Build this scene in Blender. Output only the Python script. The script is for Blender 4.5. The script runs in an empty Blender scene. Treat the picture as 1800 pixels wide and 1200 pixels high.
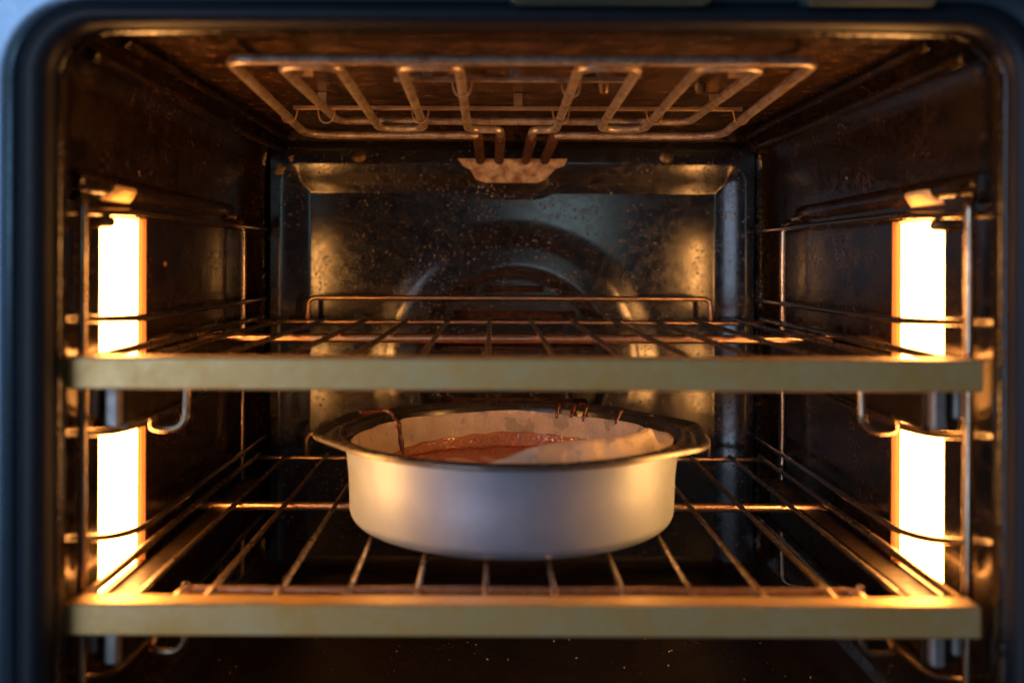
import bpy, math, random
import numpy as np
from mathutils import Vector, Matrix
rad = math.radians
random.seed(7)
S = bpy.context.scene
COL = S.collection
H = 0.28                      # the oven floor is z = 0; the camera is H above it. Shapes are given relative to the lens axis.
FPX = 1740.0

# ---------------------------------------------------------------- camera
cam = bpy.data.cameras.new('camera')
co = bpy.data.objects.new('camera', cam); COL.objects.link(co)
S.camera = co
co.location = (0, 0, H)
co.rotation_mode = 'QUATERNION'
ROLL = rad(0.22)
co.rotation_quaternion = (Matrix.Rotation(rad(90), 3, 'X') @ Matrix.Rotation(ROLL, 3, 'Z')).to_quaternion()
cam.sensor_width = 36; cam.lens = 36 * FPX / 1800
cam.shift_x = 35 / 1800; cam.shift_y = -140 / 1800
cam.clip_start = 0.01; cam.clip_end = 100
cam.dof.use_dof = True; cam.dof.focus_distance = 0.735; cam.dof.aperture_fstop = 3.9

# ---------------------------------------------------------------- world and room light
W = bpy.data.worlds.new('World'); S.world = W; W.use_nodes = True
bg = W.node_tree.nodes['Background']
bg.inputs[0].default_value = (0.34, 0.42, 0.54, 1); bg.inputs[1].default_value = 0.08
def area(name, loc, target, sx, sy, power, color):
    l = bpy.data.lights.new(name, 'AREA'); l.shape = 'RECTANGLE'; l.size = sx; l.size_y = sy
    l.energy = power; l.color = color
    o = bpy.data.objects.new(name, l); COL.objects.link(o); o.location = loc
    o.rotation_euler = (Vector(target) - Vector(loc)).to_track_quat('-Z', 'Y').to_euler()
    return o
# the kitchen window, left of and behind the camera, and a paler second one high on the right
area('window_light', (-1.30, -1.28, 0.42), (0.0, 0.6, 0.25), 1.25, 1.8, 21, (0.60, 0.74, 1.0))
area('second_window_light', (0.23, -1.5, 0.41), (0.0, 0.7, 0.25), 0.30, 0.32, 0.45, (0.66, 0.92, 1.0))

S.view_settings.view_transform = 'Standard'; S.view_settings.look = 'None'
S.view_settings.exposure = 0; S.view_settings.gamma = 1
S.cycles.use_denoising = True
S.cycles.sample_clamp_indirect = 6
S.cycles.max_bounces = 10

# ---------------------------------------------------------------- materials
class NT:
    def __init__(s, name):
        s.m = bpy.data.materials.new(name); s.m.use_nodes = True
        s.t = s.m.node_tree; s.b = s.t.nodes['Principled BSDF']
        s.co = s.t.nodes.new('ShaderNodeTexCoord').outputs['Object']
        g = s.t.nodes.new('ShaderNodeNewGeometry'); s.pos = g.outputs['Position']
    def n(s, k, **kw):
        x = s.t.nodes.new(k)
        for a, v in kw.items(): setattr(x, a, v)
        return x
    def link(s, a, b): s.t.links.new(a, b)
    def mapping(s, scale):
        m = s.n('ShaderNodeMapping'); m.inputs['Scale'].default_value = scale
        s.link(s.pos, m.inputs['Vector']); return m.outputs[0]
    def noise(s, scale, detail=4, rough=.6, vec=None):
        x = s.n('ShaderNodeTexNoise'); x.inputs['Scale'].default_value = scale
        x.inputs['Detail'].default_value = detail; x.inputs['Roughness'].default_value = rough
        s.link(vec or s.pos, x.inputs['Vector']); return x.outputs['Fac']
    def voro(s, scale, feature='F1'):
        x = s.n('ShaderNodeTexVoronoi', feature=feature); x.inputs['Scale'].default_value = scale
        s.link(s.pos, x.inputs['Vector']); return x.outputs['Distance']
    def ramp(s, fac, stops):
        r = s.n('ShaderNodeValToRGB'); e = r.color_ramp.elements
        while len(e) < len(stops): e.new(.5)
        for q, (p, c) in zip(e, stops):
            q.position = p; q.color = (c, c, c, 1) if isinstance(c, (int, float)) else (*c, 1)
        s.link(fac, r.inputs[0]); return r.outputs[0]
    def mix(s, fac, a, b):
        x = s.n('ShaderNodeMix', data_type='RGBA')
        for v, i in ((fac, 0), (a, 6), (b, 7)):
            if hasattr(v, 'is_linked'): s.link(v, x.inputs[i])
            else: x.inputs[i].default_value = v if i == 0 else (*v, 1)
        return x.outputs[2]
    def math(s, op, a, b):
        x = s.n('ShaderNodeMath', operation=op)
        for i, v in enumerate((a, b)):
            if hasattr(v, 'is_linked'): s.link(v, x.inputs[i])
            else: x.inputs[i].default_value = v
        return x.outputs[0]
    def bump(s, h, strength, dist):
        x = s.n('ShaderNodeBump'); x.inputs['Strength'].default_value = strength; x.inputs['Distance'].default_value = dist
        s.link(h, x.inputs['Height']); s.link(x.outputs[0], s.b.inputs['Normal'])
    def set(s, **kw):
        for k, v in kw.items():
            i = s.b.inputs[k.replace('_', ' ')]
            if hasattr(v, 'is_linked'): s.link(v, i)
            else: i.default_value = (*v, 1) if isinstance(v, tuple) and len(v) == 3 else v
        return s.m

def enamel(name, base, grime, r0, r1, dens, bump=.15, spec=.5, scale=1.0):
    n = NT(name)
    big = n.noise(9 * scale, 5, .65)
    fine = n.noise(330 * scale, 3, .7)
    sp = n.voro(210 * scale)
    speck = n.ramp(sp, [(0.10, 1), (0.24, 0)])
    patch = n.ramp(n.noise(38 * scale, 4, .7), [(.5 - dens * .25, 0), (.72 - dens * .2, 1)])
    speckm = n.math('MULTIPLY', speck, patch)
    g = n.math('MAXIMUM', n.math('MULTIPLY', patch, n.ramp(fine, [(.45, 0), (.62, .75)])), speckm)
    n.set(Base_Color=n.mix(g, base, grime))
    rr = n.n('ShaderNodeMapRange'); rr.inputs[3].default_value = r0; rr.inputs[4].default_value = r1
    n.link(n.math('ADD', n.math('MULTIPLY', n.ramp(big, [(.35, 0), (.7, 1)]), .12), n.math('MULTIPLY', g, .9)), rr.inputs[0])
    n.set(Roughness=rr.outputs[0], Specular_IOR_Level=spec)
    n.bump(n.math('ADD', n.math('MULTIPLY', g, 1.0), n.math('MULTIPLY', fine, .25)), bump, .0012)
    return n.m
M = {}
M['enamel'] = enamel('black_enamel', (.010, .0065, .004), (.085, .036, .012), .12, .34, .6, .14, .6)
n = NT('speckled_enamel')
def dots(sc, lo, hi):
    v = n.n('ShaderNodeTexVoronoi'); v.inputs['Scale'].default_value = sc; n.link(n.pos, v.inputs['Vector'])
    sep = n.n('ShaderNodeSeparateColor'); n.link(v.outputs['Color'], sep.inputs[0])
    size = n.math('MULTIPLY', n.math('POWER', sep.outputs[0], 2.2), hi)
    return n.ramp(n.math('SUBTRACT', n.math('ADD', size, lo), v.outputs['Distance']), [(0, 0), (.10, 1)]), sep.outputs[1]
d1, c1 = dots(250, -.06, .47); d2, c2 = dots(560, -.05, .55)
area_ = n.ramp(n.noise(16, 3, .6), [(.34, .15), (.62, 1)])
dd = n.math('MULTIPLY', n.math('MAXIMUM', d1, n.math('MULTIPLY', d2, .8)), area_)
film = n.ramp(n.noise(120, 4, .7), [(.4, 0), (.75, 1)])
n.set(Base_Color=n.mix(dd, n.mix(film, (.007, .0065, .006), (.020, .013, .009)), n.mix(c1, (.10, .042, .016), (.035, .018, .010))),
      Roughness=n.math('ADD', n.math('ADD', n.math('MULTIPLY', dd, .16), n.math('MULTIPLY', film, .10)), .12), Specular_IOR_Level=.85)
n.bump(n.math('ADD', dd, n.math('MULTIPLY', n.noise(700, 2, .6), .10)), .30, .0006); M['back'] = n.m
M['edge'] = enamel('edge_enamel', (.012, .009, .007), (.05, .024, .010), .10, .30, .3, .04, .8)
M['floor'] = enamel('floor_enamel', (.008, .006, .005), (.030, .014, .008), .3, .6, .5, .2, .35)

n = NT('greasy_ceiling')
st = n.noise(75, 7, .8, n.mapping((.8, 1.1, 1)))
f2 = n.noise(420, 3, .7)
n.set(Base_Color=n.mix(n.ramp(st, [(.40, 0), (.66, 1)]), (.010, .0055, .0035), (.14, .066, .026)),
      Roughness=n.ramp(st, [(.3, .09), (.7, .32)]), Specular_IOR_Level=.6)
dv = n.ramp(n.voro(260), [(.10, 1), (.26, 0)])
n.bump(n.math('ADD', n.math('ADD', st, n.math('MULTIPLY', f2, .5)), n.math('MULTIPLY', dv, .9)), .5, .0016); M['ceiling'] = n.m

def metal(name, c0, c1, r0, r1, scale=60, metallic=1.0, bumps=.1, lo=.40, hi=.62):
    n = NT(name)
    a = n.noise(scale, 5, .7); b = n.noise(scale * 9, 3, .6)
    k = n.ramp(n.math('ADD', n.math('MULTIPLY', a, .75), n.math('MULTIPLY', b, .25)), [(lo, 0), (hi, 1)])
    n.set(Base_Color=n.mix(k, c0, c1), Metallic=metallic)
    rr = n.n('ShaderNodeMapRange'); rr.inputs[3].default_value = r0; rr.inputs[4].default_value = r1
    n.link(k, rr.inputs[0]); n.set(Roughness=rr.outputs[0])
    n.bump(b, bumps, .0006)
    return n.m
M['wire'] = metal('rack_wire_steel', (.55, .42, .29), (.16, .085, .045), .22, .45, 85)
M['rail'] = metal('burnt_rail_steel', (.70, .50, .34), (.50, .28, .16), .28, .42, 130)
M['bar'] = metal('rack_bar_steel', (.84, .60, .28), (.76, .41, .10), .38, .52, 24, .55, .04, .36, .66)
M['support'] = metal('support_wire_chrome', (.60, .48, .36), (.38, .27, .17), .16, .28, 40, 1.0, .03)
M['runner'] = metal('runner_steel', (.13, .095, .065), (.06, .036, .02), .3, .5, 60)
M['endcap'] = metal('end_cap_steel', (.52, .52, .52), (.34, .31, .27), .34, .5, 60, .8)
M['element'] = metal('element_sheath', (.50, .42, .34), (.22, .13, .08), .30, .5, 90, .6, .25)
M['rod'] = metal('rusty_rod', (.13, .045, .018), (.045, .018, .010), .5, .8, 160, .4, .4)
M['plate'] = metal('terminal_plate', (.70, .55, .36), (.22, .09, .03), .45, .7, 110, .1, .2, .40, .62)
M['tab'] = metal('bright_tab', (.80, .56, .30), (.6, .35, .14), .3, .5, 90)
M['glow_lip'] = metal('glow_lip_metal', (.95, .70, .36), (.85, .56, .24), .4, .55, 120, .1)  # orange tint makes the added lip above each lamp read as glow
M['screw'] = metal('screw_steel', (.25, .17, .10), (.10, .06, .03), .35, .55, 140)
M['fascia'] = metal('brushed_fascia', (.18, .27, .38), (.14, .22, .31), .22, .28, 22, .95, .02)
M['trim'] = metal('pale_vent_trim', (.03, .085, .115), (.025, .07, .095), .4, .5, 30, .2, .02)
n = NT('dark_gasket'); k = n.noise(40, 4, .6)
n.set(Base_Color=n.mix(k, (.004, .007, .014), (.010, .014, .024)), Roughness=.5, Specular_IOR_Level=.35); n.bump(n.noise(300, 2, .5), .08, .001); M['gasket'] = n.m
n = NT('pan_outside'); k = n.noise(55, 4, .6); k2 = n.noise(700, 2, .5)
n.set(Base_Color=n.mix(n.ramp(k, [(.35, 0), (.7, 1)]), (.385, .465, .58), (.34, .405, .50)), Metallic=.55, Roughness=n.ramp(k2, [(.3, .42), (.7, .50)]), Specular_IOR_Level=.4)
n.bump(k2, .04, .0006); M['pan'] = n.m
n = NT('pan_nonstick'); k = n.noise(80, 4, .6)
n.set(Base_Color=n.mix(k, (.018, .016, .015), (.045, .038, .032)), Roughness=n.ramp(k, [(.3, .16), (.7, .32)]), Specular_IOR_Level=.6); M['nonstick'] = n.m
M['rimedge'] = metal('rim_edge_coat', (.20, .17, .14), (.10, .085, .07), .30, .42, 80, .5, .05)
n = NT('parchment'); k = n.noise(70, 5, .7); k2 = n.noise(900, 2, .6); gr = n.ramp(n.noise(45, 3, .5), [(.58, 0), (.62, 1)])
n.set(Base_Color=n.mix(n.math('MULTIPLY', gr, .5), n.mix(n.ramp(k, [(.3, 0), (.7, 1)]), (.78, .66, .54), (.62, .50, .39)), (.27, .22, .17)),
      Roughness=.55, Specular_IOR_Level=.35)
n.bump(n.math('ADD', k, n.math('MULTIPLY', k2, .35)), .8, .004); M['paper'] = n.m
def chocolate(name, bumpscale, bstr, r, c0=(.27, .066, .019), c1=(.36, .105, .036)):
    n = NT(name); k = n.noise(90, 4, .6); v = n.noise(bumpscale, 3, .6)
    n.set(Base_Color=n.mix(k, c0, c1), Roughness=r, Specular_IOR_Level=.55)
    n.set(Specular_IOR_Level=.9, Coat_Weight=.8, Coat_Roughness=.03); n.bump(v, bstr, .003); return n.m
M['batter'] = chocolate('wet_chocolate_batter', 150, .30, .07, (.30, .068, .020), (.38, .095, .032))
M['drip'] = chocolate('drying_batter', 300, .3, .12, (.10, .022, .006), (.17, .042, .012))
M['smear'] = chocolate('smeared_batter', 420, .8, .08, (.40, .115, .040), (.50, .17, .065))
n = NT('lamp_glass')
n.set(Base_Color=(.9, .8, .6), Roughness=.4, Emission_Color=(1.0, .435, .11)); n.b.inputs['Emission Strength'].default_value = 35; M['lamp'] = n.m
n = NT('lamp_fringe_glow')
n.set(Base_Color=(.5, .25, .05), Roughness=.4, Emission_Color=(1.0, .36, .05)); n.b.inputs['Emission Strength'].default_value = 1.25; M['fringe'] = n.m  # weak emission imitating the orange fringe around a lit lamp
n = NT('lamp_recess_metal'); n.set(Base_Color=(.16, .06, .014), Roughness=.45, Metallic=.3); M['recess'] = n.m
n = NT('slot_black'); n.set(Base_Color=(.004, .003, .003), Roughness=.7); M['dark'] = n.m
n = NT('crumb'); k = n.noise(300, 2, .5); n.set(Base_Color=n.mix(k, (.6, .42, .26), (.32, .16, .07)), Roughness=.35); M['crumb'] = n.m

# ---------------------------------------------------------------- object helpers
class MB:
    def __init__(s): s.v = []; s.f = []
    def add(s, v, f):
        o = len(s.v); s.v += [tuple(p) for p in v]; s.f += [tuple(i + o for i in q) for q in f]; return s
    def box(s, x0, x1, y0, y1, z0, z1, b=.0006):
        c = ((x0 + x1) / 2, (y0 + y1) / 2, (z0 + z1) / 2); h = ((x1 - x0) / 2, (y1 - y0) / 2, (z1 - z0) / 2)
        b = min(b, *(q * .49 for q in h))
        idx = {}; v = []
        for sx in (-1, 1):
            for sy in (-1, 1):
                for sz in (-1, 1):
                    for ax in range(3):
                        sg = (sx, sy, sz)
                        p = [c[k] + sg[k] * (h[k] - (0 if k == ax else b)) for k in range(3)]
                        idx[(sx, sy, sz, ax)] = len(v); v.append(p)
        f = []
        for ax in range(3):
            a1, a2 = [(1, 2), (2, 0), (0, 1)][ax]
            for sg in (-1, 1):
                q = []
                for u, w in ((-1, -1), (1, -1), (1, 1), (-1, 1)):
                    t = [0, 0, 0]; t[ax] = sg; t[a1] = u; t[a2] = w; q.append(idx[(*t, ax)])
                f.append(q if sg > 0 else q[::-1])
            for u in (-1, 1):
                for w in (-1, 1):
                    t0 = [0, 0, 0]; t1 = [0, 0, 0]; t0[ax] = -1; t1[ax] = 1
                    for t in (t0, t1): t[a1] = u; t[a2] = w
                    q = [idx[(*t0, a1)], idx[(*t1, a1)], idx[(*t1, a2)], idx[(*t0, a2)]]
                    f.append(q if u * w > 0 else q[::-1])
        for sx in (-1, 1):
            for sy in (-1, 1):
                for sz in (-1, 1):
                    q = [idx[(sx, sy, sz, k)] for k in range(3)]
                    f.append(q if sx * sy * sz > 0 else q[::-1])
        return s.add(v, f)
    def tube(s, pts, r, seg=10, cap=True, closed=False, squash=None):
        pts = [Vector(p) for p in pts]; n = len(pts)
        rs = r if isinstance(r, (list, tuple)) else [r] * n
        tang = []
        for i in range(n):
            if closed: t = pts[(i + 1) % n] - pts[i - 1]
            else: t = pts[min(i + 1, n - 1)] - pts[max(i - 1, 0)]
            tang.append(t.normalized())
        up = Vector((0, 0, 1)) if abs(tang[0].z) < .9 else Vector((1, 0, 0))
        nn = (up - tang[0] * up.dot(tang[0])).normalized()
        v = []
        for i in range(n):
            nn = (nn - tang[i] * nn.dot(tang[i])).normalized()
            bb = tang[i].cross(nn)
            for k in range(seg):
                a = 2 * math.pi * k / seg
                v.append(pts[i] + nn * (rs[i] * math.cos(a)) + bb * (rs[i] * math.sin(a)))
        f = []
        for i in range(n if closed else n - 1):
            j = (i + 1) % n
            for k in range(seg):
                l = (k + 1) % seg
                f.append((i * seg + k, i * seg + l, j * seg + l, j * seg + k))
        if cap and not closed:
            for i, sg in ((0, -1), (n - 1, 1)):
                c = len(v); v.append(pts[i] + tang[i] * sg * rs[i] * .5)
                m0 = len(v)
                for k in range(seg):
                    a = v[i * seg + k] - pts[i]
                    v.append(pts[i] + a * .72 + tang[i] * sg * rs[i] * .38)
                for k in range(seg):
                    l = (k + 1) % seg
                    q = (i * seg + k, i * seg + l, m0 + l, m0 + k); f.append(q if sg > 0 else q[::-1])
                    q = (m0 + k, m0 + l, c); f.append(q if sg > 0 else q[::-1])
        return s.add(v, f)
    def lathe(s, prof, seg=96, center=(0, 0, 0), axis='z'):
        v = []; f = []; n = len(prof)
        for k in range(seg):
            a = 2 * math.pi * k / seg
            for r, z in prof:
                p = (r * math.cos(a), r * math.sin(a), z)
                if axis == 'y': p = (r * math.cos(a), z, r * math.sin(a))
                v.append(tuple(p[i] + center[i] for i in range(3)))
        for k in range(seg):
            l = (k + 1) % seg
            for i in range(n - 1):
                f.append((k * n + i, l * n + i, l * n + i + 1, k * n + i + 1))
        return s.add(v, f)
    def grid(s, rows):
        n = len(rows[0]); v = [p for r in rows for p in r]; f = []
        for i in range(len(rows) - 1):
            for k in range(n - 1): f.append((i * n + k, i * n + k + 1, (i + 1) * n + k + 1, (i + 1) * n + k))
        return s.add(v, f)
    def mesh(s, name, mat, origin=(0, 0, 0), smooth=38):
        me = bpy.data.meshes.new(name)
        me.from_pydata([(p[0] - origin[0], p[1] - origin[1], p[2] - origin[2]) for p in s.v], [], s.f)
        me.materials.append(mat); me.validate()
        me.shade_smooth(); me.set_sharp_from_angle(angle=rad(smooth)); me.update()
        return me

def tag(o, label=None, cat=None, group=None, kind=None):
    for k, v in (('label', label), ('category', cat), ('group', group), ('kind', kind)):
        if v: o[k] = v
    return o
def thing(name, origin, label, cat, group=None):
    o = bpy.data.objects.new(name, None); COL.objects.link(o)
    o.location = (origin[0], origin[1], origin[2] + H); o.empty_display_size = .02
    return tag(o, label, cat, group)
ORG = {}
def part(name, mb, mat, parent, smooth=38):
    """mesh in lens coordinates -> child of parent (an Empty, or a mesh part placed with no offset)"""
    root = parent
    while root.parent: root = root.parent
    l = root.location
    me = mb.mesh(name, M[mat], (l[0], l[1], l[2] - H), smooth)
    o = bpy.data.objects.new(name, me); COL.objects.link(o); o.parent = parent
    return o
def copy_tree(o, parent=None):
    c = o.copy(); COL.objects.link(c)
    if parent: c.parent = parent
    for ch in o.children: copy_tree(ch, c)
    return c
def fillet(pts, r, n=6, closed=False):
    pts = [Vector(p) for p in pts]; out = []
    m = len(pts)
    for i, p in enumerate(pts):
        if not closed and i in (0, m - 1): out.append(p); continue
        a = pts[i - 1] - p; b = pts[(i + 1) % m] - p
        rr = r[i] if isinstance(r, (list, tuple)) else r
        d = min(rr, a.length * .49, b.length * .49)
        A = p + a.normalized() * d; B = p + b.normalized() * d
        for k in range(n + 1):
            t = k / n; out.append(A * (1 - t) ** 2 + p * (2 * t * (1 - t)) + B * t * t)
    return out
def sub(pts, step):
    out = [Vector(pts[0])]
    for a, b in zip(pts, pts[1:]):
        a = Vector(a); b = Vector(b); k = max(1, int((b - a).length / step))
        out += [a.lerp(b, i / k) for i in range(1, k + 1)]
    return out

# ---------------------------------------------------------------- dimensions (metres, lens axis = origin)
XL, XR = -.2145, .2510
CX = (XL + XR) / 2
ZT, ZB = .118, -.280
YF, YB = .4725, .905
def mx(x): return 2 * CX - .0020 - x       # mirror a left-hand x to the right
LZ0, LZ1 = -.186, .0265
LAMPY = (.541, .615); LAMPYR = (.549, .622)

# ---------------------------------------------------------------- the oven
oven = thing('oven', (CX, .70, ZB), 'open black enamelled oven with two lit side lamps and a grill element under its roof', 'oven')
# cavity liner: profile swept in depth; holes for the lamps
def wall_profile():
    P = []
    zs = [ZB + .03, -.24, -.20, LZ0, -.15, -.10, -.05, 0, LZ1, .05, .075, ZT - .03]
    for z in zs: P.append((XL, z))
    def arc(cx, cz, r, a0, a1, n=10):
        for k in range(1, n):
            a = rad(a0 + (a1 - a0) * k / n); P.append((cx + r * math.cos(a), cz + r * math.sin(a)))
    arc(XL + .03, ZT - .03, .03, 180, 90)
    for k in range(13): P.append((XL + .03 + (XR - XL - .06) * k / 12, ZT))
    arc(XR - .03, ZT - .03, .03, 90, 0)
    for z in zs[::-1]: P.append((XR, z))
    arc(XR - .03, ZB + .03, .03, 0, -90)
    for k in range(13): P.append((XR - .03 - (XR - XL - .06) * k / 12, ZB))
    arc(XL + .03, ZB + .03, .03, -90, -180)
    return P
prof = wall_profile()
ys = [.484, .51, LAMPY[0], LAMPYR[0], LAMPY[1], LAMPYR[1], .66, .70, .74, .78, .82, .86, .885]
def shrink(p, d):           # move the profile inwards by d
    x, z = p
    sx = CX + (x - CX) * (1 - d / ((XR - XL) / 2)); zc = (ZT + ZB) / 2
    return (sx, zc + (z - zc) * (1 - d / ((ZT - ZB) / 2)))
rows = [(YF, .0085), (YF + .001, .0085), (YF + .003, .0078), (YF + .006, .005), (YF + .009, .0015), (YF + .0115, 0)] 
rows = [(y, d) for y, d in rows] + [(y, 0) for y in ys[1:]]
for k in range(1, 9):
    a = rad(90 * k / 8); rows.append((.885 + .02 * math.sin(a), .02 * (1 - math.cos(a))))
np_ = len(prof)
allv = [[(*shrink(p, d),) for p in prof] for y, d in rows]
def put(mb, i, k):
    l = (k + 1) % np_
    q = [(allv[i][k][0], rows[i][0], allv[i][k][1]), (allv[i + 1][k][0], rows[i + 1][0], allv[i + 1][k][1]),
         (allv[i + 1][l][0], rows[i + 1][0], allv[i + 1][l][1]), (allv[i][l][0], rows[i][0], allv[i][l][1])]
    mb.setdefault('q', []).append(q)
bags = {'edge': {}, 'left': {}, 'right': {}, 'ceil': {}, 'floor': {}}
for i in range(len(rows) - 1):
    for k in range(np_):
        l = (k + 1) % np_
        xm = (prof[k][0] + prof[l][0]) / 2; zm = (prof[k][1] + prof[l][1]) / 2; ym = (rows[i][0] + rows[i + 1][0]) / 2
        side = min(abs(prof[k][0] - XL), abs(prof[k][0] - XR)) < 1e-6 and abs(prof[k][0] - prof[l][0]) < 1e-6
        LY = LAMPY if prof[k][0] < CX else LAMPYR
        if side and LY[0] < ym < LY[1] and LZ0 < zm < LZ1: continue
        put(bags['edge' if i < 6 else 'ceil' if zm > ZT - 1e-5 else 'floor' if zm < ZB + .012 else 'left' if xm < CX else 'right'], i, k)
def weld(bag):
    mb = MB(); d = {}
    for q in bag['q']:
        ix = []
        for p in q:
            key = tuple(round(c, 6) for c in p)
            if key not in d: d[key] = len(mb.v); mb.v.append(p)
            ix.append(d[key])
        mb.f.append(tuple(ix))
    return mb
for w_ in ('left', 'right'): part('side_liner', weld(bags[w_]), 'enamel', oven, 50)
part('opening_edge', weld(bags['edge']), 'edge', oven, 60)
part('ceiling_panel', weld(bags['ceil']), 'ceiling', oven, 50)
part('floor_panel', weld(bags['floor']), 'floor', oven, 50)

# ribs pressed into the liner
for m in (lambda x: x, mx):
    sx = 1 if m(0) == 0 else -1
    wx = XL if sx > 0 else XR
    mb = MB(); mb.tube(sub([(wx, .508, .0415), (wx, .80, .0400)], .03), .0062, 14)
    part('pressed_rib', mb, 'enamel', oven)
    mb = MB()
    mb.tube(sub(fillet([(wx + sx * .0125, .50, .1035), (wx + sx * .0125, .82, .1035), (wx + sx * .022, .895, .1010)], .02), .03), .0035, 10)
    mb.tube(sub(fillet([(wx + sx * .022, .52, .1145), (wx + sx * .022, .82, .1145), (wx + sx * .028, .895, .109)], .02), .03), .0030, 10)
    part('corner_rib', mb, 'enamel', oven)

# back panel: a pressed sheet with frame, recess, terminal tab, fan dome and slots
def back_panel():
    nx, nz = 370, 320
    xs = np.linspace(XL + .014, XR - .014, nx); zs = np.linspace(ZB + .008, ZT - .006, nz)
    X, Z = np.meshgrid(xs, zs)
    s = FPX / YB
    px = 865 + X * s; py = 460 - Z * s
    def rr(x0, x1, y0, y1, r):
        cx, cy = (x0 + x1) / 2, (y0 + y1) / 2
        qx = np.abs(px - cx) - (x1 - x0) / 2 + r; qy = np.abs(py - cy) - (y1 - y0) / 2 + r
        return np.hypot(np.maximum(qx, 0), np.maximum(qy, 0)) + np.minimum(np.maximum(qx, qy), 0) - r
    sm = lambda a, b, t: (lambda u: u * u * (3 - 2 * u))(np.clip((t - a) / (b - a), 0, 1))
    d1 = rr(462, 1343, 258, 1045, 42)
    d2 = rr(496, 1306, 290, 1036, 34)
    tab = rr(848, 957, 200, 300, 22)
    rec = np.maximum(d2, -tab)                      # inside the recess but not under the terminal tab
    lin = np.clip(-rec / 50, 0, 1)
    lin = lin + .06 * np.sin(lin * math.pi * 2) * -1 * .5
    D = -.0055 * sm(9, -7, d1) + .0076 * lin
    R = np.hypot(px - 903, py - 640)
    bowl = lambda t: np.clip(t, 0, 1)
    D -= .0019 * sm(260, 204, R) + .0020 * bowl((222 - R) / (222 - 168)) - .0018 * sm(178, 148, R)
    # two shallow dents in the sheet (hand pressed look)
    rng = np.random.default_rng(3)
    for _ in range(14):
        a, b = rng.uniform(500, 1300), rng.uniform(300, 900)
        D += rng.uniform(-.00016, .00016) * np.exp(-((px - a) ** 2 + (py - b) ** 2) / 60 ** 2)
    slot = np.full_like(px, 1e9)
    for cy, hw in ((507, 52), (553, 108), (609, 138), (657, 142), (704, 128), (752, 96)):
        slot = np.minimum(slot, np.hypot(np.maximum(np.abs(px - 904) - hw + 5, 0), np.maximum(np.abs(py - cy) - 1, 0)) - 6.5)
    cut = slot < 0
    Y = YB - .004 + D
    V = np.stack([X, Y, Z], -1).reshape(-1, 3)
    idx = np.arange(nx * nz).reshape(nz, nx)
    F = np.stack([idx[:-1, :-1], idx[:-1, 1:], idx[1:, 1:], idx[1:, :-1]], -1).reshape(-1, 4)
    c = cut.reshape(-1)[F].sum(1) >= 3
    F = F[~c]
    mb = MB(); mb.v = [tuple(map(float, p)) for p in V]; mb.f = [tuple(map(int, q)) for q in F]
    return mb
back = part('back_panel', back_panel(), 'back', oven, 60)
mb = MB(); mb.box(CX - .10, CX + .10, .925, .93, -.19, -.0); mb.box(CX - .10, CX + .10, .913, .916, -.035, -.032); mb.box(CX - .10, CX + .10, .913, .916, -.060, -.055); mb.box(CX - .10, CX + .10, .913, .916, -.083, -.078)
part('fan_guard', mb, 'rod', back)
mb = MB(); mb.box(XL - .004, XR + .004, .945, .948, ZB - .003, ZT + .004); part('rear_wall', mb, 'dark', oven)
sB = YB / FPX
def bp(px_, py_, y): return ((px_ - 865) * y / FPX, y, (460 - py_) * y / FPX)
for q in (630, 1171):
    x, y, z = bp(q, 275, YB - .0105)
    mb = MB(); mb.lathe([(0, -.0032), (.0042, -.003), (.0062, -.0018), (.0068, .0025)], 20, (x, y, z), 'y')
    mb.lathe([(0, -.0036), (.0022, -.0036), (.0026, -.003)], 6, (x, y, z), 'y')
    part('screw', mb, 'screw', back)
# terminal plate: flat steel plate with slanted lower corners
mb = MB()
out = [(803, 279), (997, 279), (991, 291), (976, 296), (958, 315), (944, 321), (852, 321), (836, 315), (826, 298), (812, 291)]
v = [bp(a, b, .893) for a, b in out] + [(lambda p: (p[0], .8975, p[2]))(bp(a, b, .893)) for a, b in out]
m = len(out); f = [tuple(range(m))[::-1]] + [(i, (i + 1) % m, m + (i + 1) % m, m + i) for i in range(m)]
mb.add(v, f); part('terminal_plate', mb, 'plate', back, 30)

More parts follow.
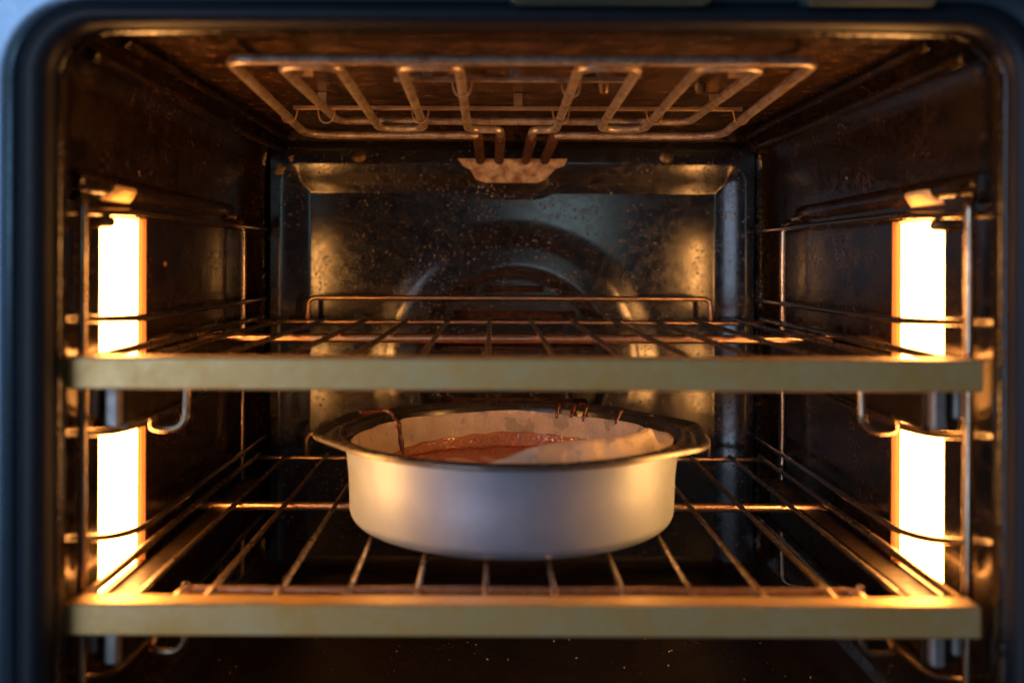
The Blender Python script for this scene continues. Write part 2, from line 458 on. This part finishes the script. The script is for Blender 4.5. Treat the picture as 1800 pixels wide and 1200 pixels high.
# side lamps
for side in (-1, 1):
    wx = XL if side < 0 else XR; s = side
    lamp = MB(); d = .0025 * s
    y0, y1 = LAMPY if side < 0 else LAMPYR
    lamp.box(min(wx + d, wx + d + .004 * s), max(wx + d, wx + d + .004 * s), y0 + .0008, y1 - .0032, LZ0 + .001, LZ1 - .001, .001)
    lp = part('lamp_cover', lamp, 'lamp', oven)
    lb = MB(); xa, xb = wx + d - s * .0002, wx + d + s * .0006
    xa, xb = min(xa, xb), max(xa, xb)
    lb.box(xa, xb, y1 - .0088, y1 - .0034, LZ0 + .0012, LZ1 - .0012, .0001); lb.box(xa, xb, y0 + .0009, y0 + .0022, LZ0 + .0012, LZ1 - .0012, .0001)
    lb.box(xa, xb, y0 + .0024, y1 - .0090, LZ1 - .0024, LZ1 - .0012, .0001)
    part('fringe_glow', lb, 'fringe', lp)  # glowing border strips laid on the pane as its orange fringe
    fr = MB()
    for (a, b, c, e) in ((y0, y0 + .0008, LZ0, LZ1), (y1 - .0012, y1, LZ0, LZ1)):
        fr.box(min(wx, wx + d * 1.7), max(wx, wx + d * 1.7), a, b, c, e, .0001)
    for (c, e) in ((LZ0, LZ0 + .0008), (LZ1 - .0008, LZ1)):
        fr.box(min(wx, wx + d * 1.7), max(wx, wx + d * 1.7), y0 + .0009, y1 - .0013, c, e, .0001)
    fr.box(min(wx + d * 1.7, wx + d * 1.7 + s * .001), max(wx + d * 1.7, wx + d * 1.7 + s * .001), y0 - .001, y1 + .001, LZ0 - .001, LZ1 + .001, .0001)
    part('lamp_frame', fr, 'recess', lp)
    hd = MB(); rows_ = []
    for j in range(9):
        t = j / 8; y = .541 + (y0 - .541) + .044 * t; k = min(1, 6 * t * (1 - t) + .15)
        rows_.append([(wx, y, .0338), (wx - s * .0022 * k, y, .0332), (wx - s * .0050 * k, y, .0352), (wx - s * .0078 * k, y, .0392), (wx - s * .0076 * k, y, .0412), (wx, y, .0445)])
    hd.grid(rows_); part('lamp_glow_lip', hd, 'glow_lip', lp)  # added lip, shaped to catch the lamp as an orange patch

# grill element under the roof
TF = [-.1420, -.1160, -.0845, -.0505, -.0185, .0475, .0800, .1130, .1470, .1735]
zf, zr = .1078, .0990; yf, yr = .530, .745
el = thing_el = None
def gz(y): return zf + (zr - zf) * (y - yf) / (yr - yf)
def tp(x, y, dz=0): return (x, y, gz(y) + dz)
outer = [(-.011, .897, .0915), (-.011, .775, .0945), (-.011, yr + .010, gz(yr) - .0025), tp(TF[0], yr + .010, -.0025), tp(TF[0], yf), tp(TF[9], yf), tp(TF[9], yr + .010, -.0025), (.047, yr + .010, gz(yr) - .0025), (.047, .775, .0945), (.047, .897, .0915)]
mb = MB(); mb.tube(sub(fillet(outer, [0, .01, .008, .022, .012, .012, .022, .008, .01, 0], 8), .012), .0031, 12)
hel = part('grill_element', mb, 'element', oven)
inner = [(.006, .897, .0915), (.006, .775, .0950), tp(.006, yr - .002), tp(TF[4], yr - .002), tp(TF[4], yf + .008, -.001), tp(TF[3], yf + .008, -.001), tp(TF[3], yr - .006), tp(TF[2], yr - .006), tp(TF[2], yf + .008, -.001), tp(TF[1], yf + .008, -.001), tp(TF[1], yr - .004, .006),
         tp(TF[8], yr - .004, .006), tp(TF[8], yf + .008, -.001), tp(TF[7], yf + .008, -.001), tp(TF[7], yr - .006), tp(TF[6], yr - .006), tp(TF[6], yf + .008, -.001), tp(TF[5], yf + .008, -.001), tp(TF[5], yr - .002), tp(.030, yr - .002), (.030, .775, .0950), (.030, .897, .0915)]
mb = MB(); mb.tube(sub(fillet(inner, [0, .008, .007] + [.013] * 16 + [.007, .008, 0], 8), .012), .0030, 12)
part('heating_tube', mb, 'element', hel)
for x in (-.011, .006, .030, .047):
    mb = MB(); mb.tube(sub([(x, .757, .0960), (x, .775, .0942), (x, .893, .0916)], .01), .0042, 10); part('terminal_rod', mb, 'rod', hel)
# support strips with hooks
for (y, z, x0, x1, hooks) in ((.690, .1075, -.139, .174, (0, 1, 3, 5, 7, 9)), (.600, .1110, -.060, .086, (4, 5))):
    mb = MB(); mb.box(x0, x1, y - .0012, y + .0012, z - .0022, z + .0008, .0004)
    for h in hooks:
        x = TF[h]; zz = gz(y)
        P = [(x - .0062, y, z), (x - .0052, y, zz)] + [(x + .0050 * math.cos(a), y, zz - .0002 + .0050 * math.sin(a)) for a in [math.pi + math.pi * k / 8 for k in range(9)]] + [(x + .0052, y, zz), (x + .0062, y, z)]
        mb.tube(P, .0006, 6)
    for hx in (x0 + .02, x1 - .02, (x0 + x1) / 2): mb.box(hx - .003, hx + .003, y - .0007, y + .0007, z + .0008, ZT - .0005, .0002)
    part('support_strip', mb, 'tab' if y > .65 else 'element', hel)
for q, x in enumerate((-.111, .1435)):
    mb = MB()
    y = .575; z = .1130
    mb.add([(x - .006, y, z), (x + .006, y, z), (x + .006, y + .003, z - .0055), (x - .006, y + .003, z - .0055),
            (x - .006, y + .001, z + .0004), (x + .006, y + .001, z + .0004), (x + .006, y + .004, z - .0051), (x - .006, y + .004, z - .0051)],
           [(0, 1, 2, 3), (7, 6, 5, 4), (0, 4, 5, 1), (1, 5, 6, 2), (2, 6, 7, 3), (3, 7, 4, 0)])
    part('glint_tab', mb, 'tab', hel, 20)  # tabs added and tilted towards the lamps to catch orange light
# roof bolts
for x, y in ((.074, .66), (.137, .655)):
    mb = MB(); mb.lathe([(0, -.006), (.003, -.006), (.0042, -.004), (.0045, .001)], 14, (x, y, ZT)); part('roof_bolt', mb, 'screw', oven)

# wall splash and pegs
for (side, y, z) in ((-1, .538, .0215), (1, .546, .0215), (-1, .795, .036), (1, .800, .036)):
    wx = XL if side < 0 else XR
    mb = MB(); mb.tube([(wx, y, z), (wx - side * .004, y, z), (wx - side * .008, y, z - .001)], [.0042, .0038, .0028], 12)
    part('wall_peg', mb, 'screw', oven)

# burnt-on splashes
rng = random.Random(31)
def splash(p, n_, size, parent, ax):
    mb = MB()
    for i in range(n_):
        q = size * rng.uniform(.25, .6); a = rng.uniform(0, 6.28); d = size * rng.random() * .8
        c = [p[0], p[1], p[2]]; o1, o2 = [(1, 2), (0, 2)][ax]
        c[o1] += d * math.cos(a) * .6; c[o2] += d * math.sin(a)
        v0 = len(mb.v); mb.lathe([(0, -q * .8), (q * .6, -q * .55), (q, 0), (q * .6, q * .55), (0, q * .8)], 10, (0, 0, 0))
        for k in range(v0, len(mb.v)):
            w = list(mb.v[k]); w[ax] *= .45; mb.v[k] = tuple(w[j] + c[j] for j in range(3))
    part('grease_spot', mb, 'plate', parent)
splash((XL + .0003, .649, -.002), 7, .0042, oven, 0)
splash((XL + .0003, .60, .052), 4, .0022, oven, 0)
splash((XR - .0003, .70, .060), 4, .0020, oven, 0)
splash(bp(490, 297, .8935), 8, .0060, back, 1)
splash(bp(510, 280, .8935), 5, .0042, back, 1)
# front: lip, gasket and outer fascia
def rrect(x0, x1, z0, z1, r, n=12):
    P = []
    for cx, cz, a0 in ((x1 - r, z1 - r, 0), (x0 + r, z1 - r, 90), (x0 + r, z0 + r, 180), (x1 - r, z0 + r, 270)):
        for k in range(n + 1):
            a = rad(a0 + 90 * k / n); P.append((cx + r * math.cos(a), cz + r * math.sin(a)))
    return P
def ring(prof_, kx=1.0):
    """prof_: list of (offset outwards, y); swept round the opening"""
    mb = MB(); loops = []
    for off, y in prof_:
        loops.append([(x, y, z) for x, z in rrect(-.2065 - off * kx, .2430 + off * kx, ZB + .004 - off, .1095 + off, .024 + off)])
    m = len(loops[0]); v = [p for l in loops for p in l]; f = []
    for i in range(len(loops) - 1):
        for k in range(m):
            l = (k + 1) % m; f.append((i * m + k, i * m + l, (i + 1) * m + l, (i + 1) * m + k))
    mb.add(v, f); return mb
part('front_lip', ring([(-.001, .4785), (-.0012, .474), (.0, .4712), (.0015, .4700), (.004, .4695), (.012, .4695)]), 'enamel', oven, 60)
gp = []
for k in range(13):
    a = math.pi * k / 12
    gp.append((.0062 - .0056 * math.cos(a), .4690 - .0085 * math.sin(a)))
part('door_gasket', ring([(.0006, .470)] + gp, 1.45), 'gasket', oven, 60)
part('front_fascia', ring([(.0120, .4705), (.0124, .4680), (.0138, .4665), (.0185, .4660), (.16, .4660), (.16, .50)], 1.5), 'fascia', oven, 60)
for x0, x1 in ((.008, .100), (.143, .2040)):
    mb = MB(); mb.box(x0, x1, .450, .4655, .1188, .1310, .002); mb.box(x0 + .004, x1 - .004, .4485, .450, .1205, .1225, .0005)
    part('vent_trim', mb, 'trim', oven)

# ---------------------------------------------------------------- crumbs on the oven floor
mb = MB(); rng = random.Random(5)
for i in range(150):
    x = rng.uniform(-.19, .22); y = rng.uniform(.60, .80); r = rng.choice((.0003, .0004, .0005, .0009))
    c = Vector((x, y, ZB + r * .7))
    v = [c + Vector((rng.uniform(.7, 1.2) * a * r, rng.uniform(.7, 1.2) * b * r, rng.uniform(.7, 1.1) * d * r)) for a, b, d in ((1, 0, 0), (-1, 0, 0), (0, 1, 0), (0, -1, 0), (0, 0, 1), (0, 0, -1))]
    mb.add(v, [(0, 2, 4), (2, 1, 4), (1, 3, 4), (3, 0, 4), (2, 0, 5), (1, 2, 5), (3, 1, 5), (0, 3, 5)])
cr = bpy.data.objects.new('crumbs', mb.mesh('crumbs', M['crumb'], (0, 0, 0))); COL.objects.link(cr); cr.location = (0, 0, H)
tag(cr, 'tiny pale crumbs scattered over the dark oven floor', 'crumbs', None, 'stuff')

# ---------------------------------------------------------------- wire rack supports on the side walls
def support(m, side_word):
    s = thing('rack_support', (m(-.2065), .66, -.26), 'chromed wire ladder hung on the %s oven wall in front of its lamp' % side_word, 'rack support', 'wire rack supports on the oven walls')
    xf, xs_ = m(-.2085), m(-.2030)
    mb = MB(); mb.tube(sub(fillet([(m(-.2140), .512, .033), (xf, .5045, .031), (xf, .5045, -.262), (m(-.2140), .515, -.266)], .008), .03), .0026, 12)
    part('upright', mb, 'support', s)
    mb = MB(); mb.tube(sub(fillet([(m(-.2140), .818, .034), (m(-.2060), .818, .031), (m(-.2060), .818, -.262), (m(-.2140), .818, -.266)], .008), .03), .0026, 12)
    part('upright', mb, 'support', s)
    for zf_, zs_ in ((.0252, .0280), (-.0300, -.0335), (-.0880, -.0950), (-.1420, -.1565), (-.2130, -.2250)):
        P = [(xf, .5045, zf_), (m(-.2075), .545, zf_ * 1.07 if zf_ < 0 else zf_ * 1.04), (xs_, .580, zs_), (xs_, .886, zs_)]
        mb = MB(); mb.tube(sub(fillet(P, [0, .016, .02, 0], 8), .03), .0021, 10); part('guide_wire', mb, 'support', s)
    return s
support(lambda x: x, 'left'); support(mx, 'right')

# ---------------------------------------------------------------- racks
ZU, ZL = -.0500, -.1694
def make_rack():
    r = thing('oven_rack', (.0163, .49, ZU), 'steel wire rack with a flat pale front bar, upper and empty, above the cake pan', 'oven rack', 'wire racks in the oven')
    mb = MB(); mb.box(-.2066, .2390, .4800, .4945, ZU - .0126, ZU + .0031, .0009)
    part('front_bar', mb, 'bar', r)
    base = None
    for k in range(-5, 7):
        x = -.0020 + .03518 * k
        if base is None:
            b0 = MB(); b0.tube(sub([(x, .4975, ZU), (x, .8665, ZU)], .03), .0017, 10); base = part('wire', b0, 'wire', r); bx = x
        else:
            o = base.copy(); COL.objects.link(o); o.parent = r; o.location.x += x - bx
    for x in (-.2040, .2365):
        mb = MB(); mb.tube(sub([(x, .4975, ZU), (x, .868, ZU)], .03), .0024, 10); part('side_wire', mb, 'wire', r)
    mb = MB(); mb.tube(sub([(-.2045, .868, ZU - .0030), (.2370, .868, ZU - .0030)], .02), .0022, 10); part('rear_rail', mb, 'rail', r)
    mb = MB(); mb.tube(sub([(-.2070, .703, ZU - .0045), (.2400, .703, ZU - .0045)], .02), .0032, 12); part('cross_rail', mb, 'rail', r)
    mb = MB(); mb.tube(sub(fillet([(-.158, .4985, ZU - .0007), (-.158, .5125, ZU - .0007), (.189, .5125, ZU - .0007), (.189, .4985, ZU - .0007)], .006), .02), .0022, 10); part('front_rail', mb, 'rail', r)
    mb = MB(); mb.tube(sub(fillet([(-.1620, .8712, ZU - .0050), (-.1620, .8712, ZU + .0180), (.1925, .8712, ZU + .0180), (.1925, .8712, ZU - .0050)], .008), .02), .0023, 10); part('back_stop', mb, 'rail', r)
    return r
rack = make_rack()
rack2 = copy_tree(rack); rack2.location.z += ZL - ZU; rack2.location.x -= .0006
rack2['label'] = 'steel wire rack with a flat pale front bar, lower one, carrying the cake pan'

# telescopic runners clipped under the racks' sides
def make_runner(m, word):
    r = thing('rack_runner', (m(-.1925), .51, ZU - .02), 'dull steel runner clipped under the %s side of the upper rack' % word, 'rack runner', 'steel runners under the racks')
    def bx(mb, a, b, *rest): mb.box(min(m(a), m(b)), max(m(a), m(b)), *rest)
    mb = MB(); bx(mb, -.1985, -.1975, .508, .80, ZU - .031, ZU - .0045, .0003); bx(mb, -.1974, -.1850, .508, .80, ZU - .0055, ZU - .0045, .0003); bx(mb, -.1974, -.1870, .508, .80, ZU - .0362, ZU - .0350, .0003)
    bx(mb, -.1910, -.1895, .508, .795, ZU - .0349, ZU - .0056, .0003)
    part('channel', mb, 'runner', r)
    mb = MB(); bx(mb, -.1950, -.1880, .4985, .5055, ZU - .0345, ZU - .0040, .0012); bx(mb, -.2035, -.1990, .4985, .5040, ZU - .0285, ZU - .0040, .0010)
    part('end_cap', mb, 'endcap', r)
    mb = MB(); bx(mb, -.2040, -.1860, .5062, .5075, ZU - .0362, ZU - .0040, .0003); part('cap_plate', mb, 'runner', r)
    zz = ZU - .0400
    mb = MB(); mb.tube(sub(fillet([(m(-.1835), .545, zz + .006), (m(-.1835), .532, zz), (m(-.1640), .530, zz), (m(-.1630), .530, ZU - .0035), ], [0, .006, .010, 0], 8), .01), .0021, 12)
    part('hook', mb, 'support', r)
    return r
for m, word in ((lambda x: x, 'left'), (mx, 'right')):
    a = make_runner(m, word)
    b = copy_tree(a); b.location.z += ZL - ZU
    b['label'] = 'dull steel runner clipped under the %s side of the lower rack' % word

# ---------------------------------------------------------------- cake pan
PC = (.0133, .6600, ZL + .0018)
pan = thing('cake_pan', PC, 'round pale cake pan with dark flared rim and two ears, on the lower rack', 'cake pan')
RT = .0553
def arcp(cx, cz, r, a0, a1, n): return [(cx + r * math.cos(rad(a0 + (a1 - a0) * k / n)), cz + r * math.sin(rad(a0 + (a1 - a0) * k / n))) for k in range(n + 1)]
outp = [(0, 0)] + arcp(.0980, .0085, .0085, -90, -6, 10) + [(.1072, .030), (.1090, .045), (.1105, RT - .0008)]
mb = MB(); mb.lathe(outp, 128, PC); part('body', mb, 'pan', pan, 60)
inp = [(0, .0012)] + arcp(.0905, .0135, .0122, -90, -8, 8) + [(.1046, .030), (.1073, .045), (.1088, RT - .002), (.1098, RT), (.1110, RT + .0004)]
mb = MB(); mb.lathe(inp[::-1], 128, PC); part('lining', mb, 'nonstick', pan, 60)
# rim outline: convex hull of a circle and the four ear corners, corners rounded, turned clockwise
def hull(pts):
    pts = sorted(set(pts)); 
    def half(P):
        o = []
        for p in P:
            while len(o) > 1 and (o[-1][0] - o[-2][0]) * (p[1] - o[-2][1]) - (o[-1][1] - o[-2][1]) * (p[0] - o[-2][0]) <= 0: o.pop()
            o.append(p)
        return o
    a = half(pts); b = half(pts[::-1]); return a[:-1] + b[:-1]
cand = [(.1200 * math.cos(rad(a)), .1185 * math.sin(rad(a))) for a in range(0, 360, 3)]
for sx in (-1, 1):
    for sy in (-1, 1):
        for a in range(0, 360, 6): cand.append((sx * .0925 + .034 * math.cos(rad(a)), sy * .026 + .034 * math.sin(rad(a))))
hp = hull(cand)
def ray(a):
    c, s_ = math.cos(a), math.sin(a)
    for i in range(len(hp)):
        p, q = hp[i], hp[(i + 1) % len(hp)]
        dx, dy = q[0] - p[0], q[1] - p[1]; den = c * dy - s_ * dx
        if abs(den) < 1e-12: continue
        t = (p[0] * dy - p[1] * dx) / den; u = (p[0] * s_ - p[1] * c) / den
        if t > 0 and -1e-6 <= u <= 1 + 1e-6: return t
ROT = rad(-8); NA = 288
def rimloop(off, z, inner_r=None):
    L = []
    for k in range(NA):
        a = 2 * math.pi * k / NA
        r = inner_r if inner_r else ray(a) + off
        L.append((PC[0] + r * math.cos(a + ROT), PC[1] + r * math.sin(a + ROT), PC[2] + z))
    return L
def loops(ls):
    mb = MB(); v = [p for l in ls for p in l]; f = []
    for i in range(len(ls) - 1):
        for k in range(NA):
            l = (k + 1) % NA; f.append((i * NA + k, i * NA + l, (i + 1) * NA + l, (i + 1) * NA + k))
    return mb.add(v, f)
part('rim', loops([rimloop(0, RT - .0004, .1104), rimloop(0, RT + .0012, .1112), rimloop(0, RT + .0019, .1124), rimloop(0, RT + .0014, .1140), rimloop(0, RT - .0004, .1156), rimloop(-.0045, RT - .0004), rimloop(-.0020, RT + .0022), rimloop(-.0008, RT + .0024), rimloop(0, RT + .0016), rimloop(.0002, RT + .0008)]), 'nonstick', pan, 60)
part('rim_edge', loops([rimloop(.0003, RT + .0008), rimloop(.0004, RT - .0005), rimloop(.0002, RT - .0013), rimloop(-.0010, RT - .0016), rimloop(-.0030, RT - .0012), rimloop(0, RT - .0013, .1102)]), 'rimedge', pan, 60)

# ---------------------------------------------------------------- parchment liner
liner = thing('parchment_liner', PC, 'creased greaseproof paper lining the inside of the cake pan, loose at the right front', 'baking paper')
def wallr(z):                     # inner pan radius at local height z
    z = max(z, .02); return .1028 + (z - .02) * (.1082 - .1028) / (.053 - .02)
def gauss(t, c, w):
    d = (t - c + 180) % 360 - 180; return math.exp(-(d / w) ** 2)
def smooth01(a, b, t): u = max(0, min(1, (t - a) / (b - a))); return u * u * (3 - 2 * u)
prng = random.Random(11); ph = [prng.uniform(0, 6.28) for _ in range(8)]
def paper_top(t):
    z = .0508 + .0008 * math.sin(rad(t * 3) + ph[0]) + .0006 * math.sin(rad(t * 7) + ph[1])
    d = (t + 90 + 180) % 360 - 180              # 0 at the front
    fr = smooth01(-14, 10, d) * (1 - smooth01(64, 70, d)) ; z += .0095 * fr + .0028 * fr * math.sin(rad(max(0, min(66, d)) * 1.3))
    z += .0048 * gauss(t, -90, 38) + .0030 * gauss(t, 0, 16)
    return z
def paper_lean(t):
    d = (t + 90 + 180) % 360 - 180
    return .0135 * smooth01(-14, 25, d) * (1 - smooth01(60, 78, d)) + .0035 * gauss(t, 8, 12)
def paper_r(t, z, v):
    r = wallr(min(z, .053)) - .0012 - paper_lean(t) * max(0, (v - .45) / .55) ** 1.6
    r -= (.0010 * math.sin(rad(t * 11) + ph[2]) ** 6 + .0020 * abs(math.sin(rad(t * 4.5) + ph[3])) ** 30) * v
    return r - .0005 * (1 + math.sin(rad(t * 23) + 3 * v + ph[4])) * v * .5
rows_ = []
NP = 300
for j in range(19):
    v = j / 18; row = []
    for k in range(NP + 1):
        t = 360 * k / NP - 200
        zt = paper_top(t); z = .003 + (zt - .003) * v
        r = paper_r(t, z, v)
        if k == 0 or k == NP: r -= .0008
        row.append((PC[0] + r * math.cos(rad(t)), PC[1] + r * math.sin(rad(t)), PC[2] + z))
    rows_.append(row)
mb = MB(); mb.grid(rows_)
po = part('paper_wall', mb, 'paper', liner, 60)
sm_ = po.modifiers.new('thickness', 'SOLIDIFY'); sm_.thickness = .00025; sm_.offset = 0

# ---------------------------------------------------------------- batter
bat = thing('cake_batter', (PC[0], PC[1], PC[2] + .024), 'glossy brown chocolate batter filling the lined cake pan, with drips over its rim', 'cake batter')
BZ = .0242
rows_ = []
for j in range(46):
    rr_ = j / 45
    row = []
    for k in range(241):
        t = 2 * math.pi * k / 240
        R_ = wallr(BZ) - .0022
        x = math.cos(t) * rr_ * R_; y = math.sin(t) * rr_ * R_
        z = BZ + .0005 * math.sin(x * 90 + 1.3) * math.sin(y * 70) + .00025 * math.sin(x * 210 + y * 160) + .0016 * max(0, (rr_ - .955) / .045) ** 2
        row.append((PC[0] + x, PC[1] + y, PC[2] + z))
    rows_.append(row)
mb = MB(); mb.grid(rows_); part('surface', mb, 'batter', bat, 80)
rows_ = []
prng = random.Random(4)
from mathutils import noise as mn
def sn(t, z): return 1.5 * mn.noise((t * 42, z * 420, 0)) + .8 * mn.noise((t * 100 + 9, z * 950, 3)) + .4 * math.sin(t * 37)
for j in range(21):
    v = j / 20; row = []
    for k in range(801):
        t = 2 * math.pi * k / 800; td = math.degrees(t)
        top = BZ + .0018 + .0100 * gauss(td, 86, 58) + .0004 * math.sin(t * 9) + .0005 * math.sin(t * 31 + 1)
        z = BZ - .002 + (top - BZ + .002) * v
        th = (.0011 + .0006 * sn(t, z)) * (1 - v ** 3) + .0001
        if v == 1: th = -.0004
        tw = td if td <= 100 else td - 360
        r = paper_r(tw, z, (z - .003) / (paper_top(tw) - .003)) - th - .0002
        row.append((PC[0] + r * math.cos(t), PC[1] + r * math.sin(t), PC[2] + z))
    rows_.append(row)
mb = MB(); mb.grid(rows_); part('smear', mb, 'smear', bat, 80)
rng = random.Random(21); mb = MB()
for i in range(170):
    t = rng.gauss(88, 34); t = t if t <= 100 else t - 360
    u = rng.random() ** 1.6; z = BZ + .0006 + u * .0065 * gauss(t, 86, 58)
    r = paper_r(t, z, (z - .003) / (paper_top(t) - .003)) - .0013
    q = rng.uniform(.00035, .0009)
    c = Vector((PC[0] + r * math.cos(rad(t)), PC[1] + r * math.sin(rad(t)), PC[2] + z))
    prof_ = [(0, -q), (.6 * q, -.8 * q), (q, 0), (.8 * q, .6 * q), (.4 * q, .92 * q), (0, q)]
    mb.lathe(prof_, 8, c)
tag(part('glint_beads', mb, 'smear', bat, 80), kind='stuff')  # glossy beads added along the smear for glints
def pan_pt(t, r, z): return (PC[0] + r * math.cos(rad(t)), PC[1] + r * math.sin(rad(t)), PC[2] + z)
# the long drip at the left: over the rim and down the paper
def on_paper(t, z, lift=.0005):
    tw = t if t <= 100 else t - 360
    return pan_pt(t, paper_r(tw, z, (z - .003) / (paper_top(tw) - .003)) - lift, z)
P = [pan_pt(150, .127, RT + .0008), pan_pt(147, .121, RT + .0008), pan_pt(144, .115, RT + .0022), pan_pt(143, .1104, RT + .0012), pan_pt(142.6, .1078, .0525), on_paper(142.3, .048), on_paper(142, .042), on_paper(141.5, .035), on_paper(141, .0260)]
P = sub(fillet(P, .004, 4), .002); rng = random.Random(9)
mb = MB(); mb.tube(P, [.0020 + .0004 * math.sin(i * .6) + (.0004 if i < 8 else 0) for i in range(len(P))], 10); part('drip', mb, 'drip', bat, 80)
for t, r0, r1, zend, w in ((69, .1150, .1066, .0475, .0019), (61, .1205, .113, None, .0026), (62.3, .1130, .1066, .0492, .0020), (57, .112, .1066, .0468, .0015), (53, .1135, .1115, None, .0016), (41, .1125, .1066, .0480, .0014), (28, .118, .114, None, .0015), (35, .121, .118, None, .0011)):
    r0 = min(r0, .1138) if zend else r0
    P = [pan_pt(t, r0, RT + .0004)] + ([pan_pt(t + .2, .1124, RT + .0012)] if zend else [])
    if zend: P += [pan_pt(t + .4, .1102, RT + .0004), pan_pt(t + .5, .1078, .0520), on_paper(t + .5, .0490, .0003), on_paper(t + .5, zend, .0002)]
    else: P += [pan_pt(t + 1.2, r1, RT + .0006)]
    S_ = sub(P, .0010)
    rs = [w * 1.1 * (.85 + .2 * math.sin(i * 1.1 + t) ** 2) * (1 if i < len(S_) - 2 else .6) for i in range(len(S_))]
    mb = MB(); mb.tube(S_, rs, 8); part('drip', mb, 'drip', bat, 80)
for o in (pan, liner, bat): o.scale = (1, 1.05, 1)
